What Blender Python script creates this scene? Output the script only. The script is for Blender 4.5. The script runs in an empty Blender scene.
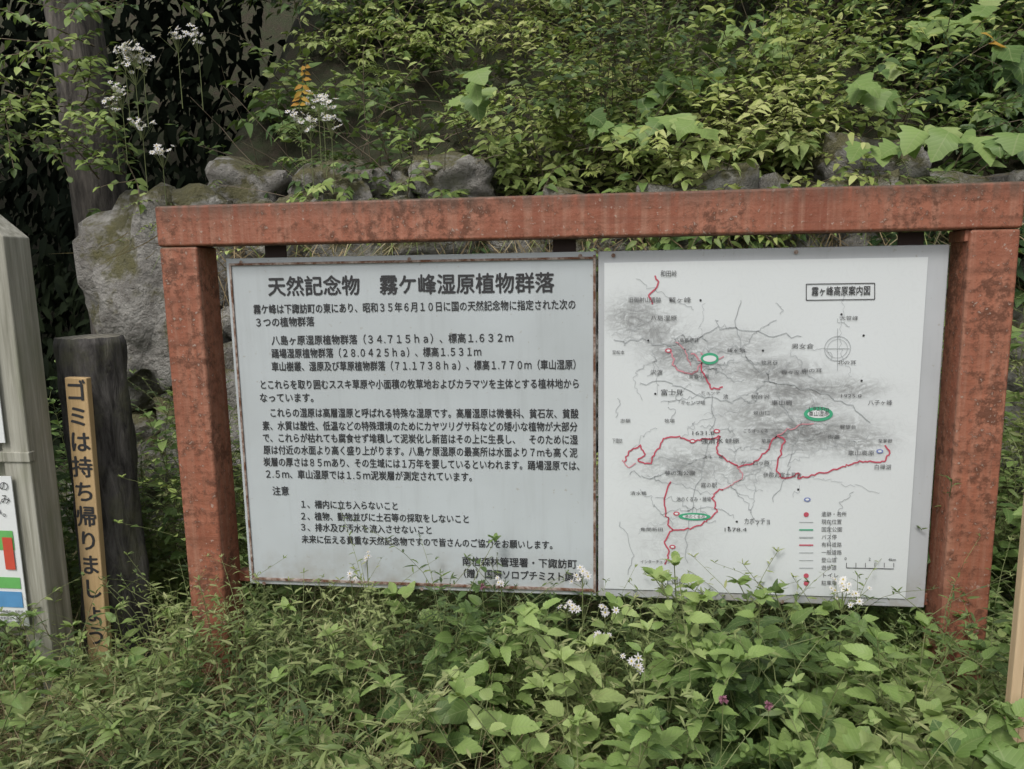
import bpy, math, random, numpy as np
from mathutils import Vector, Matrix, noise
random.seed(7); rng=np.random.default_rng(7)
scn=bpy.context.scene
Z=Vector((0,0,1))
# ---------------------------------------------------------------- camera solve
F=760.0
def Rm(a,b,c):
    ca,sa,cb,sb,cc,sc=math.cos(a),math.sin(a),math.cos(b),math.sin(b),math.cos(c),math.sin(c)
    return np.array([[ca,-sa,0],[sa,ca,0],[0,0,1]])@np.array([[1,0,0],[0,cb,-sb],[0,sb,cb]])@np.array([[cc,-sc,0],[sc,cc,0],[0,0,1]])
def res(p):
    cx,cy,cz,a,b,c,Wb,xs,xL,xR,zT,z1,z2=p
    R=Rm(a,b,c); C=np.array([cx,cy,cz]); o=[]
    for (X,Y,ZZ),(u,v) in [((0,0,1.5),(228,260)),((0,0,.5),(249,583)),((Wb,0,1.5),(951,243)),((Wb,0,.5),(921,606)),
        ((xs,0,1.5),(598,251.5)),((xs,0,.5),(597,596)),((xL,-.06,zT),(156,207)),((xL,-.06,z1),(192,635)),((xR,-.06,zT),(1026,180)),((xR,-.06,z2),(981,700))]:
        q=R.T@(np.array([X,Y,ZZ])-C); o+=[512+F*q[0]/-q[2]-u,384.5-F*q[1]/-q[2]-v]
    return np.array(o)
p=np.array([1.1,-2.25,1.5,.12,1.396,0,2.05,1.08,-.2,2.2,1.65,.35,.2])
for it in range(60):
    r=res(p); J=np.array([(res(p+np.eye(13)[i]*1e-5)-r)/1e-5 for i in range(13)]).T
    p=p-np.linalg.solve(J.T@J+np.eye(13)*(1. if it<10 else 1e-4),J.T@r)
cx,cy,cz,ra,rb,rc,Wb,xs,xL,xR,zT,z1,z2=[float(v) for v in p]
R=Rm(ra,rb,rc)
cam_d=bpy.data.cameras.new("camera"); cam=bpy.data.objects.new("camera",cam_d); scn.collection.objects.link(cam)
cam.matrix_world=Matrix.Translation((cx,cy,cz))@Matrix(R.tolist()).to_4x4()
cam_d.sensor_width=36; cam_d.lens=F*36/1024; cam_d.clip_end=500; cam_d.clip_start=.02
scn.camera=cam
def bp(u,v,Y=0.0):
    "rectify a measured point of the sign face to sign-plane coordinates"
    d=R@np.array([(u-512)/F,-(v-384.5)/F,-1]); t=(Y-cy)/d[1]
    return cx+d[0]*t, cz+d[2]*t
# ---------------------------------------------------------------- materials
class NT:
    def __init__(s,name):
        s.m=bpy.data.materials.new(name); s.m.use_nodes=True; s.t=s.m.node_tree; s.t.nodes.clear()
        s.out=s.n('ShaderNodeOutputMaterial'); s.b=s.n('ShaderNodeBsdfPrincipled'); s.l(s.b.outputs[0],s.out.inputs[0])
    def n(s,t,**k):
        x=s.t.nodes.new(t)
        for a,b in k.items(): setattr(x,a,b)
        return x
    def l(s,a,b): s.t.links.new(a,b)
    def coord(s,scale=(1,1,1),kind='Object'):
        c=s.n('ShaderNodeTexCoord'); m=s.n('ShaderNodeMapping'); m.inputs['Scale'].default_value=scale
        s.l(c.outputs[kind],m.inputs[0]); return m.outputs[0]
    def noise(s,vec,scale,detail=4,rough=.55,dist=0):
        x=s.n('ShaderNodeTexNoise'); x.inputs['Scale'].default_value=scale; x.inputs['Detail'].default_value=detail
        x.inputs['Roughness'].default_value=rough; x.inputs['Distortion'].default_value=dist
        if vec is not None: s.l(vec,x.inputs['Vector'])
        return x.outputs[0]
    def ramp(s,fac,stops):
        r=s.n('ShaderNodeValToRGB'); e=r.color_ramp.elements
        while len(e)<len(stops): e.new(.5)
        for i,(p_,c) in enumerate(stops):
            e[i].position=p_; e[i].color=(c,c,c,1) if isinstance(c,(int,float)) else (*c,1)
        s.l(fac,r.inputs[0]); return r.outputs[0]
    def mix(s,fac,a,b,mode='MIX'):
        m=s.n('ShaderNodeMix',data_type='RGBA',blend_type=mode)
        for v,i in ((fac,0),(a,6),(b,7)):
            if isinstance(v,(int,float)): m.inputs[i].default_value=v
            elif isinstance(v,tuple): m.inputs[i].default_value=(*v,1)
            else: s.l(v,m.inputs[i])
        return m.outputs[2]
    def math(s,op,a,b=0.,c=None):
        m=s.n('ShaderNodeMath',operation=op)
        for v,i in ((a,0),(b,1),(c,2)):
            if v is None: continue
            if isinstance(v,(int,float)): m.inputs[i].default_value=v
            else: s.l(v,m.inputs[i])
        return m.outputs[0]
    def bump(s,h,st=.3,dist=.01):
        b=s.n('ShaderNodeBump'); b.inputs['Strength'].default_value=st; b.inputs['Distance'].default_value=dist
        s.l(h,b.inputs['Height']); s.l(b.outputs[0],s.b.inputs['Normal'])
    def col(s,c):
        if isinstance(c,tuple): s.b.inputs['Base Color'].default_value=(*c,1)
        else: s.l(c,s.b.inputs['Base Color'])
    def rough(s,v):
        if isinstance(v,(int,float)): s.b.inputs['Roughness'].default_value=v
        else: s.l(v,s.b.inputs['Roughness'])
def plain(name,c,rough=.6,var=.15,scale=30):
    k=NT(name); n=k.noise(k.coord(),scale,2)
    k.col(k.mix(n,tuple(x*(1-var) for x in c),tuple(min(1,x*(1+var)) for x in c))); k.rough(rough); return k.m
def leaf_mat(name,cols,trans=.3,veins=False,rough=.5,spec=.35,back=.35):
    "per-leaf tone comes from a mesh attribute"
    k=NT(name); g=k.n('ShaderNodeNewGeometry'); a=k.n('ShaderNodeAttribute',attribute_name='tone')
    c=k.ramp(a.outputs['Fac'],[(i/(len(cols)-1),cc) for i,cc in enumerate(cols)])
    if veins:
        uv=k.n('ShaderNodeUVMap'); sp=k.n('ShaderNodeSeparateXYZ'); k.l(uv.outputs[0],sp.inputs[0])
        au=k.math('ABSOLUTE',k.math('SUBTRACT',sp.outputs[0],.5))
        mid=k.math('LESS_THAN',au,.02)
        w=k.math('FRACT',k.math('MULTIPLY',k.math('SUBTRACT',sp.outputs[1],k.math('MULTIPLY',au,.6)),7.))
        sv=k.math('LESS_THAN',w,.14)
        v=k.math('MAXIMUM',mid,k.math('MULTIPLY',sv,.5))
        c=k.mix(k.math('MULTIPLY',w,.18),c,(.05,.09,.02))
        c=k.mix(k.math('MULTIPLY',v,.5),c,(.30,.36,.16))
    if back: c=k.mix(k.math('MULTIPLY',g.outputs['Backfacing'],back),c,(.20,.25,.15))
    k.col(c); k.rough(rough); k.b.inputs['Specular IOR Level'].default_value=spec
    if trans:
        t=k.n('ShaderNodeBsdfTranslucent'); k.l(k.mix(1.,c,(1.,1.1,.5),'MULTIPLY'),t.inputs[0])
        m=k.n('ShaderNodeMixShader'); m.inputs[0].default_value=trans
        k.l(k.b.outputs[0],m.inputs[1]); k.l(t.outputs[0],m.inputs[2]); k.l(m.outputs[0],k.out.inputs[0])
    return k.m
def wood_mat(name,c1,c2,c3,grain=(60,60,2.5),bump=.5):
    k=NT(name); v=k.coord(grain); n=k.noise(v,1.,6,.65,.4); n2=k.noise(k.coord((1,1,.4)),6,4)
    c=k.mix(k.ramp(n,[(.3,0.),(.7,1.)]),c1,c2); c=k.mix(k.ramp(n2,[(.5,0.),(.75,.8)]),c,c3)
    k.col(c); k.rough(.85); k.bump(n,bump,.006); return k.m
def rust_paint():
    k=NT("red_oxide_paint"); v=k.coord()
    n=k.noise(v,4,5,.65); n2=k.noise(v,45,4,.7); n3=k.noise(k.coord((22,22,.8)),1.5,4,.65); n4=k.noise(k.coord((.9,22,22)),1.5,4,.65)
    c=k.mix(k.ramp(n,[(.35,0.),(.65,1.)]),(.225,.068,.036),(.36,.135,.078))
    c=k.mix(k.ramp(n3,[(.46,0.),(.70,.6)]),c,(.40,.225,.155))
    c=k.mix(k.ramp(n4,[(.48,0.),(.70,.7)]),c,(.15,.055,.03))
    c=k.mix(k.ramp(k.math('MULTIPLY',n2,n),[(.25,0.),(.34,.9)]),c,(.115,.042,.022))
    c=k.mix(k.ramp(k.noise(v,90,3),[(.64,0.),(.71,.6)]),c,(.45,.35,.29))
    g=k.n('ShaderNodeNewGeometry'); sp=k.n('ShaderNodeSeparateXYZ'); k.l(g.outputs['Normal'],sp.inputs[0])
    top=k.math('MULTIPLY',k.ramp(sp.outputs[2],[(.3,0.),(.9,1.)]),k.ramp(n,[(.4,.2),(.6,.9)]))
    c=k.mix(top,c,(.09,.085,.05))
    so_=k.n('ShaderNodeSeparateXYZ'); k.l(v,so_.inputs[0])
    gr=k.math('MULTIPLY',k.ramp(k.math('SUBTRACT',so_.outputs[2],zT-.05),[(0.,0.),(.05,1.)]),k.ramp(n3,[(.33,0.),(.58,.85)]))
    c=k.mix(gr,c,(.075,.05,.035))
    k.col(c); k.rough(k.ramp(n2,[(.3,.5),(.7,.85)])); k.bump(n2,.6,.005); return k.m
M_frame=rust_paint()
M_rust=NT("rusty_trim"); _n=M_rust.noise(M_rust.coord(),40,4,.7); M_rust.col(M_rust.mix(M_rust.ramp(_n,[(.42,0.),(.66,1.)]),(.13,.055,.028),(.42,.36,.32))); M_rust.rough(.8); M_rust=M_rust.m
M_black=plain("sign_black_ink",(.032,.032,.035),.5,.3,200)
M_ink2=plain("map_small_print_ink",(.09,.09,.095),.5,.3,200)
M_dark=plain("dark_steel",(.05,.03,.025),.7)
def panel_mat(name,base,dirt,amt):
    k=NT(name); v=k.coord(); n=k.noise(v,2.2,4,.6); n2=k.noise(k.coord((9,1,.8)),2.5,4,.65)
    c=k.mix(k.math('MULTIPLY',k.ramp(n,[(.35,0.),(.75,1.)]),amt),base,dirt)
    c=k.mix(k.math('MULTIPLY',k.ramp(n2,[(.52,0.),(.78,1.)]),amt*.8),c,dirt)
    c=k.mix(k.ramp(k.noise(v,70,2),[(.69,0.),(.77,.5)]),c,(.3,.27,.22))
    so_=k.n('ShaderNodeSeparateXYZ'); k.l(v,so_.inputs[0])
    c=k.mix(k.math('MULTIPLY',k.ramp(so_.outputs[2],[(.5,.6),(.64,0.)]),k.ramp(k.noise(v,12,4,.7),[(.4,0.),(.65,1.)])),c,(.28,.24,.18))
    k.col(c); k.rough(.38); return k.m
M_panel=panel_mat("faded_grey_white_panel",(.49,.53,.55),(.36,.385,.39),.6)
M_alu=panel_mat("aluminium_border",(.48,.50,.52),(.35,.36,.37),.6)
# ---------------------------------------------------------------- mesh helpers
def link(o,parent=None):
    scn.collection.objects.link(o)
    if parent: o.parent=parent
    return o
def empty(name,loc=(0,0,0)):
    e=bpy.data.objects.new(name,None); e.location=loc; e.empty_display_size=.1; return link(e)
def mesh_obj(name,verts,faces,mat=None,parent=None,smooth=False):
    me=bpy.data.meshes.new(name); me.from_pydata(verts,[],faces); me.update()
    if smooth: me.polygons.foreach_set('use_smooth',[True]*len(me.polygons))
    if mat: me.materials.append(mat)
    return link(bpy.data.objects.new(name,me),parent)
def box(name,x0,x1,y0,y1,z0,z1,mat,parent=None,bev=0.,jit=0.):
    v=[(x,y,z) for x in (x0,x1) for y in (y0,y1) for z in (z0,z1)]
    if jit: v=[tuple(c+random.uniform(-jit,jit) for c in q) for q in v]
    o=mesh_obj(name,v,[(0,1,3,2),(4,6,7,5),(0,4,5,1),(2,3,7,6),(0,2,6,4),(1,5,7,3)],mat,parent)
    if bev:
        b=o.modifiers.new('bevel','BEVEL'); b.width=bev; b.segments=3
        for f in o.data.polygons: f.use_smooth=True
        b.harden_normals=True
    return o
def catmull(P,n=6):
    P=[np.array(q,float) for q in P]; Q=[P[0]]+P+[P[-1]]; o=[]
    for i in range(1,len(Q)-2):
        for j in range(n):
            t=j/n; a,b,c,d=Q[i-1],Q[i],Q[i+1],Q[i+2]
            o.append(.5*((2*b)+(-a+c)*t+(2*a-5*b+4*c-d)*t*t+(-a+3*b-3*c+d)*t**3))
    o.append(P[-1]); return o
def ribbon(name,pts,w,mat,parent,Y,smooth=True,wob=0):
    if smooth: pts=catmull(pts)
    if wob: pts=[(q[0]+wob*noise.noise(Vector((q[0]*.25,q[1]*.25,1))),q[1]+wob*noise.noise(Vector((q[0]*.25,q[1]*.25,7)))) for q in pts]
    pts=[np.array(bp(*q)) for q in pts]
    v=[];f=[]
    for i,q in enumerate(pts):
        a=pts[max(0,i-1)]; b=pts[min(len(pts)-1,i+1)]; t=(b-a); t/=max(1e-6,np.linalg.norm(t)); n=np.array([-t[1],t[0]])*w/2
        v+=[(q[0]+n[0],Y,q[1]+n[1]),(q[0]-n[0],Y,q[1]-n[1])]
        if i: f.append((2*i-2,2*i-1,2*i+1,2*i))
    return mesh_obj(name,v,f,mat,parent)
def text(s,u0,v0,u1,v1,hpx,parent,mat,Y,bold=.0,name="text"):
    a=np.array(bp(u0,v0)); b=np.array(bp(u1,v1)); w=np.linalg.norm(b-a); h=hpx/345.
    c=bpy.data.curves.new(name,'FONT'); c.body=s; c.size=h*1.08; c.resolution_u=2; c.align_y='CENTER'; c.fill_mode='FRONT'
    c.materials.append(mat); o=link(bpy.data.objects.new(name,c),parent)
    bpy.context.view_layer.update(); d=max(1e-4,o.dimensions.x)
    o.location=(a[0],Y,a[1]); o.rotation_euler=(math.pi/2,-math.atan2(b[1]-a[1],b[0]-a[0]),0); o.scale=(w/d,1,1)
    if bold:   # painted strokes are heavier than the font: further passes of paint
        for i,(dx,dz) in enumerate(((1,.0),(.5,.6),(.2,-.5))):
            o2=link(bpy.data.objects.new(name,c),parent); o2.location=(a[0]+dx*bold,Y-.0002*(i+1),a[1]+dz*bold); o2.rotation_euler=o.rotation_euler; o2.scale=o.scale
    return o
# ---------------------------------------------------------------- information board
board=empty("information_signboard")
T=.115
box("left_post",xL,xL+T,-.06,.055,-.3,zT-T,M_frame,board,.008)
box("right_post",xR-T*1.03,xR,-.06,.055,-.3,zT-T,M_frame,board,.008)
box("top_beam",xL-.003,xR+.003,-.062,.057,zT-T+.001,zT,M_frame,board,.008)
box("weld_collar",xR-T-.012,xR-T+.0,-.05,.045,zT-T-.03,zT-T,M_frame,board,.003)
box("lower_rail",xL+T,xR-T*1.03,.035,.065,.488,.525,M_frame,board,.003)
for i,x in enumerate((.14,.985,1.90)):
    box("hanger_%d"%(i+1),x-.032,x+.032,.024,.032,.50,zT-T,M_dark,board,.001)
box("left_panel",0,xs-.004,-.004,.022,.5,1.5,M_panel,board,.002)
box("right_panel",xs+.002,Wb,-.008,.022,.5,1.5,M_alu,board,.004)
def bar(n,x0,x1,z0,z1,m,y=-.010): box(n,x0,x1,y,-.0045,z0,z1,m,board,.001)
bar("trim_top",.012,xs-.012,1.479,1.486,M_rust); bar("trim_bottom",.012,xs-.012,.514,.522,M_rust)
bar("trim_left",.010,.016,.514,1.486,M_rust,-.009); bar("trim_right",xs-.012,xs-.005,.51,1.49,M_rust,-.009)
for x in (.05,.55,1.03,1.12,1.6,2.02):
    for z in (1.488,.506): disc_=[(x+.006*math.cos(a*.7854),-.0105-(.002 if a%2 else .0021),z+.006*math.sin(a*.7854)) for a in range(8)]; mesh_obj("screw",disc_,[tuple(range(7,-1,-1))],M_rust,board)
a0=bp(603,262); a1=bp(922,258); a2=bp(908,594); a3=bp(605,590)
mx0,mx1,mz0,mz1=(a0[0]+a3[0])/2,(a1[0]+a2[0])/2,(a2[1]+a3[1])/2,(a0[1]+a1[1])/2
k=NT("map_print"); v=k.coord()
sep=k.n('ShaderNodeSeparateXYZ'); k.l(v,sep.inputs[0])
tot=None
for (u,vv,ru,rv,am) in [(636,318,26,17,1.),(655,332,26,16,.8),(676,352,28,16,.95),(700,372,26,13,.9),(730,345,42,13,.65),(766,372,42,13,1.),(800,390,52,11,1.1),(800,432,56,17,1.35),(758,412,36,15,.9),(790,404,42,9,.9),(855,440,28,15,.95),(690,465,44,20,.75),(740,470,42,15,.6),(850,388,26,9,.9),(672,540,34,38,.3)]:
    c=bp(u,vv); dx=k.math('DIVIDE',k.math('SUBTRACT',sep.outputs[0],c[0]),ru/345); dz=k.math('DIVIDE',k.math('SUBTRACT',sep.outputs[2],c[1]),rv/345)
    g=k.math('MULTIPLY',k.math('POWER',2.718,k.math('MULTIPLY',k.math('ADD',k.math('MULTIPLY',dx,dx),k.math('MULTIPLY',dz,dz)),-1.)),am)
    tot=g if tot is None else k.math('MAXIMUM',tot,g)
nn=k.noise(v,10,5,.62,.6); n2=k.noise(k.coord((1,1,2.2)),17,5,.74,2.2)
rid=k.math('SUBTRACT',1.,k.math('MULTIPLY',k.math('ABSOLUTE',k.math('SUBTRACT',nn,.5)),9.))
cont=k.ramp(k.math('ABSOLUTE',k.math('SUBTRACT',k.math('FRACT',k.math('MULTIPLY',k.noise(v,7,3,.6,.4),22.)),.5)),[(.06,1.),(.14,0.)])
s1=k.math('MULTIPLY',tot,k.ramp(n2,[(.40,0.05),(.58,1.)]))
s2=k.math('MULTIPLY',tot,k.math('MAXIMUM',rid,0.))
c=k.mix(k.math('MULTIPLY',s1,.75),(.66,.69,.70),(.17,.17,.17)); c=k.mix(k.math('MULTIPLY',s2,.5),c,(.12,.12,.12))
c=k.mix(k.math('MULTIPLY',k.math('MULTIPLY',cont,k.math('ADD',tot,.07)),.4),c,(.2,.2,.2))
c=k.mix(k.ramp(k.noise(v,2.5,2),[(.4,0.),(.8,.25)]),c,(.55,.57,.57))
k.col(c); k.rough(.35); M_map=k.m
mesh_obj("map_sheet",[(mx0,-.0115,mz0),(mx1,-.0115,mz0),(mx1,-.0115,mz1),(mx0,-.0115,mz1)],[(0,1,2,3)],M_map,board)
M_red=plain("map_red",(.50,.09,.13),.4); M_grey=plain("map_grey",(.36,.38,.39),.5); M_green=plain("map_green",(.06,.36,.20),.4); M_blue=plain("map_blue",(.18,.22,.46),.4); M_white=plain("paper_white",(.70,.72,.72),.4,.04)
M_pink=plain("map_pink",(.6,.26,.30),.4)
YM=-.0135
TL=[("天然記念物　霧ケ峰湿原植物群落",268,288,553,284,19,.0022),
("霧ケ峰は下諏訪町の東にあり、昭和３５年６月１０日に国の天然記念物に指定された次の",254,310,575,305,9.6,.0007),
("３つの植物群落",255,323,313,322,9.6,.0007),
("八島ヶ原湿原植物群落（３４.７１５ｈａ）、標高１.６３２ｍ",272,341,513,338,9.6,.0007),
("踊場湿原植物群落（２８.０４２５ｈａ）、標高１.５３１ｍ",272,354,481,352,9.6,.0007),
("車山樹叢、湿原及び草原植物群落（７１.１７３８ｈａ）、標高１.７７０ｍ（車山湿原）",272,367,575,365,9.6,.0007),
("とこれらを取り囲むススキ草原や小面積の牧草地およびカラマツを主体とする植林地から",260,385,577,384,9.6,.0007),
("なっています。",260,398,313,398,9.6,.0007),
("これらの湿原は高層湿原と呼ばれる特殊な湿原です。高層湿原は微養科、貧石灰、貧酸",270,413,577,414,9.6,.0007),
("素、水質は酸性、低温などの特殊環境のためにカヤツリグサ科などの矮小な植物が大部分",263,426,577,427,9.6,.0007),
("で、これらが枯れても腐食せず堆積して泥炭化し新苗はその上に生長し、　そのために湿",263,438,577,440,9.6,.0007),
("原は付近の水面より高く盛り上がります。八島ケ原湿原の最高所は水面より７ｍも高く泥",264,450,577,453,9.6,.0007),
("炭層の厚さは８５ｍあり、その生域には１万年を要しているといわれます。踊場湿原では、",264,462,579,466,9.6,.0007),
("２.５ｍ、車山湿原では１.５ｍ泥炭層が測定されています。",265,474,470,477,9.6,.0007),
("注意",273,491,289,491,9.6,.0007),
("１、柵内に立ち入らないこと",300,504,396,506,9,.0007),
("２、植物、動物並びに土石等の採取をしないこと",300,516,467,519,9,.0007),
("３、排水及び汚水を流入させないこと",300,527,430,530,9,.0007),
("未来に伝える貴重な天然記念物ですので皆さんのご協力をお願いします。",302,539,552,545,9,.0007),
("南信森林管理署・下諏訪町",462,561,576,564,9.8,.0008),
("（贈）国際ソロプチミスト諏訪",458,573,576,577,9.8,.0008)]
for s,u0,v0,u1,v1,h,b in TL: text(s,u0,v0,u1,v1,h,board,M_black,-.0055,b,"lettering")
text("霧ヶ峰高原案内図",810,292,868,291,8.5,board,M_black,YM,.0004,"map_title")
for a,b in (((805,284),(873,283)),((805,300),(873,299)),((805,284),(805,300)),((873,283),(873,299))): ribbon("title_box",[a,b],.0022,M_black,board,YM,False)
def red(pts,w=.0042,m=None): ribbon("map_route",pts,w,m or M_red,board,YM,True,3)
red([(655,276),(657,286),(650,294),(652,304)])
red([(668,348),(674,356),(672,364),(682,372),(694,372),(700,360),(690,352)],.004,M_pink)
red([(700,362),(706,378),(712,388),(724,386)])
red([(624,461),(630,450),(640,446),(644,452),(638,460),(648,462),(656,450),(664,438),(676,436),(690,440),(704,438),(720,436)])
red([(720,436),(716,448),(722,456),(736,464),(750,462),(764,452),(774,436),(782,440),(778,456),(776,470),(784,478),(796,472),(800,478),(816,472),(836,468),(850,462),(866,460),(880,462),(888,452),(884,446)])
red([(670,480),(664,500),(668,520),(672,528),(690,526),(708,518),(716,508),(712,496),(722,486)])
red([(672,528),(664,540),(668,552),(664,562)])
for q in ([(622,458),(628,466),(636,462)],[(700,352),(712,360),(722,356)],[(690,366),(684,350),(676,342)],[(774,436),(790,428),(812,422)],[(736,464),(742,474),(730,484),(722,486)]): red(q,.0028,M_pink)
def gl(pts,w=.0018): ribbon("map_line",pts,w,M_grey,board,YM,True,5)
gl([(615,342),(640,338),(660,344),(690,340),(720,326),(760,334),(800,336)]); gl([(760,378),(800,386),(840,400),(866,420)]); gl([(640,384),(660,380),(690,390),(720,400),(744,398)])
gl([(710,398),(712,430),(700,470),(688,520),(686,560)]); gl([(630,470),(650,476),(680,470)]); gl([(740,300),(736,330),(748,360),(770,380),(790,420)])
gl([(620,520),(632,550),(628,570)],.0015); gl([(800,420),(792,450),(786,470),(770,500)])
for _ in range(75):
    u,v_=random.uniform(618,860),random.uniform(310,520); q=[(u,v_)]; dx,dy=random.uniform(-14,16),random.uniform(-9,9)
    for j in range(random.randint(3,6)):
        dx+=random.uniform(-7,7); dy+=random.uniform(-6,6); nu,nv=q[-1][0]+dx*.7,q[-1][1]+dy*.7
        if not(610<nu<895 and 275<nv<570): break
        q.append((nu,nv))
    if len(q)>2: gl(q,random.uniform(.0007,.0014))
def disc(name,u,v_,r1,r2,m,Y,ring=None):
    c=bp(u,v_); n=28; V=[];Fc=[]
    for i in range(n):
        a=2*math.pi*i/n; V.append((c[0]+math.cos(a)*r1,Y,c[1]+math.sin(a)*r2))
        if ring: V.append((c[0]+math.cos(a)*(r1-ring),Y,c[1]+math.sin(a)*(r2-ring)))
    if ring: Fc=[(2*i,2*i+1,(2*i+3)%(2*n),(2*i+2)%(2*n)) for i in range(n)]
    else: Fc=[tuple(range(n-1,-1,-1))]
    mesh_obj(name,V,Fc,m,board)
disc("compass_ring",836,348,.034,.034,M_grey,YM,.0015); disc("compass_inner",836,348,.026,.026,M_grey,YM,.001)
ribbon("compass_needle",[(836,328),(836,370)],.0015,M_grey,board,YM,False); ribbon("compass_bar",[(824,348),(848,348)],.0015,M_grey,board,YM-.0003,False)
for u,v_,a,b in ((709,358,.024,.016),(817,413,.038,.020),(694,515,.045,.011)):
    disc("map_area",u,v_,a,b,M_green,YM-.0004); disc("map_area_label",u,v_,a*.75,b*.55,M_white,YM-.001); 
text("池のくるみ",684,515,704,515,4,board,M_black,YM-.002); text("車山湿原",807,413,827,413,5,board,M_black,YM-.002)
for u,v_ in ((668,350),(692,440),(676,512),(878,450),(672,545),(806,498),(716,430)):
    disc("map_icon",u,v_,.009,.006,M_blue if u%4 else M_red,YM-.0005); disc("map_icon_center",u,v_,.005,.003,M_white,YM-.001)
for u,v_ in ((655,393),(670,300),(840,314),(860,380),(797,488),(728,526),(736,520),(648,340),(862,335),(762,350),(700,300)): disc("peak",u,v_,.003,.003,M_black,YM)
lab=[("鷲ヶ峰",668,300,690,5),("八島湿原",650,318,676,5),("富士見",660,392,682,6),("沢渡",650,372,662,5),("車山肩",770,402,790,5),("強清水",700,440,722,6),("蓼の海公園",664,472,694,5),("蛙原",724,440,738,5),("池のくるみ・踊場",676,498,710,5),("カボッチョ",743,520,768,7),("伊那丸富士見台",762,474,800,5),("八子ヶ峰",866,402,890,5),("白樺湖",872,466,888,5),("鎌ヶ池",726,350,744,4),("上諏訪",664,580,684,6),("下諏訪",612,440,622,5),("1.925m",806,408,826,5),("1631.8",690,432,712,5),("1678.4",722,528,744,5),("ゲーロッ原",740,462,768,5),("車山高原",846,452,872,5),("旧御射山遺跡",628,300,660,5),("和田峠",660,274,676,6),("男女倉",790,346,812,5),("観音沢",750,396,768,4),("霧の駅",700,484,716,5),("インターチェンジ",640,560,670,4),("1925.0",838,395,858,4),("ころぼっくる",742,430,766,4),("南の耳",800,370,820,4),("北の耳",836,362,854,4),("池",722,396,727,5),
("清水橋",630,492,646,4),("スキー場",702,456,722,4),("草原",760,440,770,4),("展望台",838,426,854,4),("樹叢",826,436,838,4),("至茅野",876,440,890,4),("キャンプ場",680,402,704,4),("牧場",664,420,674,4),("至松本",612,352,624,4),("物見石",760,362,776,4),("蝶々深山",780,372,804,4),("奥霧小屋",688,376,708,4),("ヒュッテ",700,392,718,4),("登山口",752,412,768,4),("大笹峰",838,318,856,4),("角間新田",640,528,662,4),("八島高原荘",674,340,698,4),("忠類",620,420,630,4)]
for s,u0,v_,u1,h in lab: text(s,u0,v_,u1,v_,h,board,M_ink2 if h<6 else M_black,YM-.0015,0,"map_label")
for i,s in enumerate(["遺跡・名所","現在位置","国定公園","バス停","有料道路","一般道路","登山道","遊歩道","トイレ","駐車場"]):
    y=513+i*7.6; text(s,820,y,820+5*len(s),y,5,board,M_ink2,YM,0,"legend_label")
    if i in(0,8,9): disc("legend_icon",805,y,.007,.007,(M_red,M_blue,M_red)[i%3],YM)
    else: ribbon("legend_mark",[(798,y),(812,y)],.004 if i in(2,3,4) else .0018,(M_green if i==2 else M_red if i==4 else M_grey),board,YM,False)
ribbon("scale_bar",[(845,566),(892,567)],.002,M_black,board,YM,False)
for i in range(6): ribbon("scale_tick",[(845+i*9.4,561),(845+i*9.4,565.6)],.0015,M_black,board,YM,False)
text("0　　　　　2　　　　4km",843,557,894,558,4,board,M_black,YM,0,"scale_label")
# ---------------------------------------------------------------- left notice board
M_wood=wood_mat("weathered_grey_timber",(.19,.185,.145),(.44,.43,.37),(.17,.19,.10))
nb=empty("wooden_notice_board")
X1=-.562
def postpoly(name,x0,x1,y0,y1,z0,zl,zr,mat,par):
    v=[(x0,y0,z0),(x1,y0,z0),(x1,y0,zr),(x0,y0,zl),(x0,y1,z0),(x1,y1,z0),(x1,y1,zr),(x0,y1,zl)]
    o=mesh_obj(name,v,[(0,1,2,3),(5,4,7,6),(1,5,6,2),(4,0,3,7),(3,2,6,7),(4,5,1,0)],mat,par)
    b=o.modifiers.new('b','BEVEL'); b.width=.004; b.segments=2; return o
postpoly("right_post",X1-.085,X1,-.17,-.07,-.2,1.64,1.57,M_wood,nb)
postpoly("left_post",X1-1.1,X1-1.015,-.17,-.07,-.2,1.57,1.64,M_wood,nb)
for i in range(7):
    z=.36+i*.165; box("backing_board_%d"%(i+1),X1-1.015,X1-.086,-.135,-.11,z,z+.155,M_wood,nb,.004,.001)
postpoly("roof_plank",X1-1.0,X1-.08,-.18,-.06,1.55,1.63,1.63,M_wood,nb)
box("middle_rail",X1-1.015,X1+.004,-.176,-.15,.925,.955,M_wood,nb,.003)
box("poster_upper",X1-.9,X1-.060,-.184,-.181,.985,1.47,M_white,nb); box("poster_lower",X1-.9,X1-.055,-.184,-.181,.42,.885,M_white,nb)
M_teal=plain("poster_teal",(.12,.38,.38),.4);M_pred=plain("poster_red",(.55,.08,.05),.4);M_pgr=plain("poster_green",(.14,.42,.12),.4);M_pbl=plain("poster_blue",(.10,.28,.52),.4)
def pq(n,x0,x1,z0,z1,m,y=-.186): mesh_obj(n,[(x0,y,z0),(x1,y,z0),(x1,y,z1),(x0,y,z1)],[(0,1,2,3)],m,nb)
pq("poster_stripe",X1-.84,X1-.078,1.02,1.05,M_teal);pq("poster_photo",X1-.84,X1-.09,1.1,1.35,M_teal)
pq("poster_green",X1-.84,X1-.070,.66,.72,M_pgr);pq("poster_red",X1-.105,X1-.073,.60,.70,M_pred,-.188);pq("poster_blue",X1-.84,X1-.065,.48,.53,M_pbl);pq("poster_green_low",X1-.84,X1-.065,.54,.575,M_pgr)
def ftext(s,size,loc,par,al='RIGHT'):
    c=bpy.data.curves.new("poster_text",'FONT'); c.body=s; c.size=size; c.align_x=al; c.materials.append(M_black); o=link(bpy.data.objects.new("poster_text",c),par); o.location=loc; o.rotation_euler=(math.pi/2,0,0)
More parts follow.
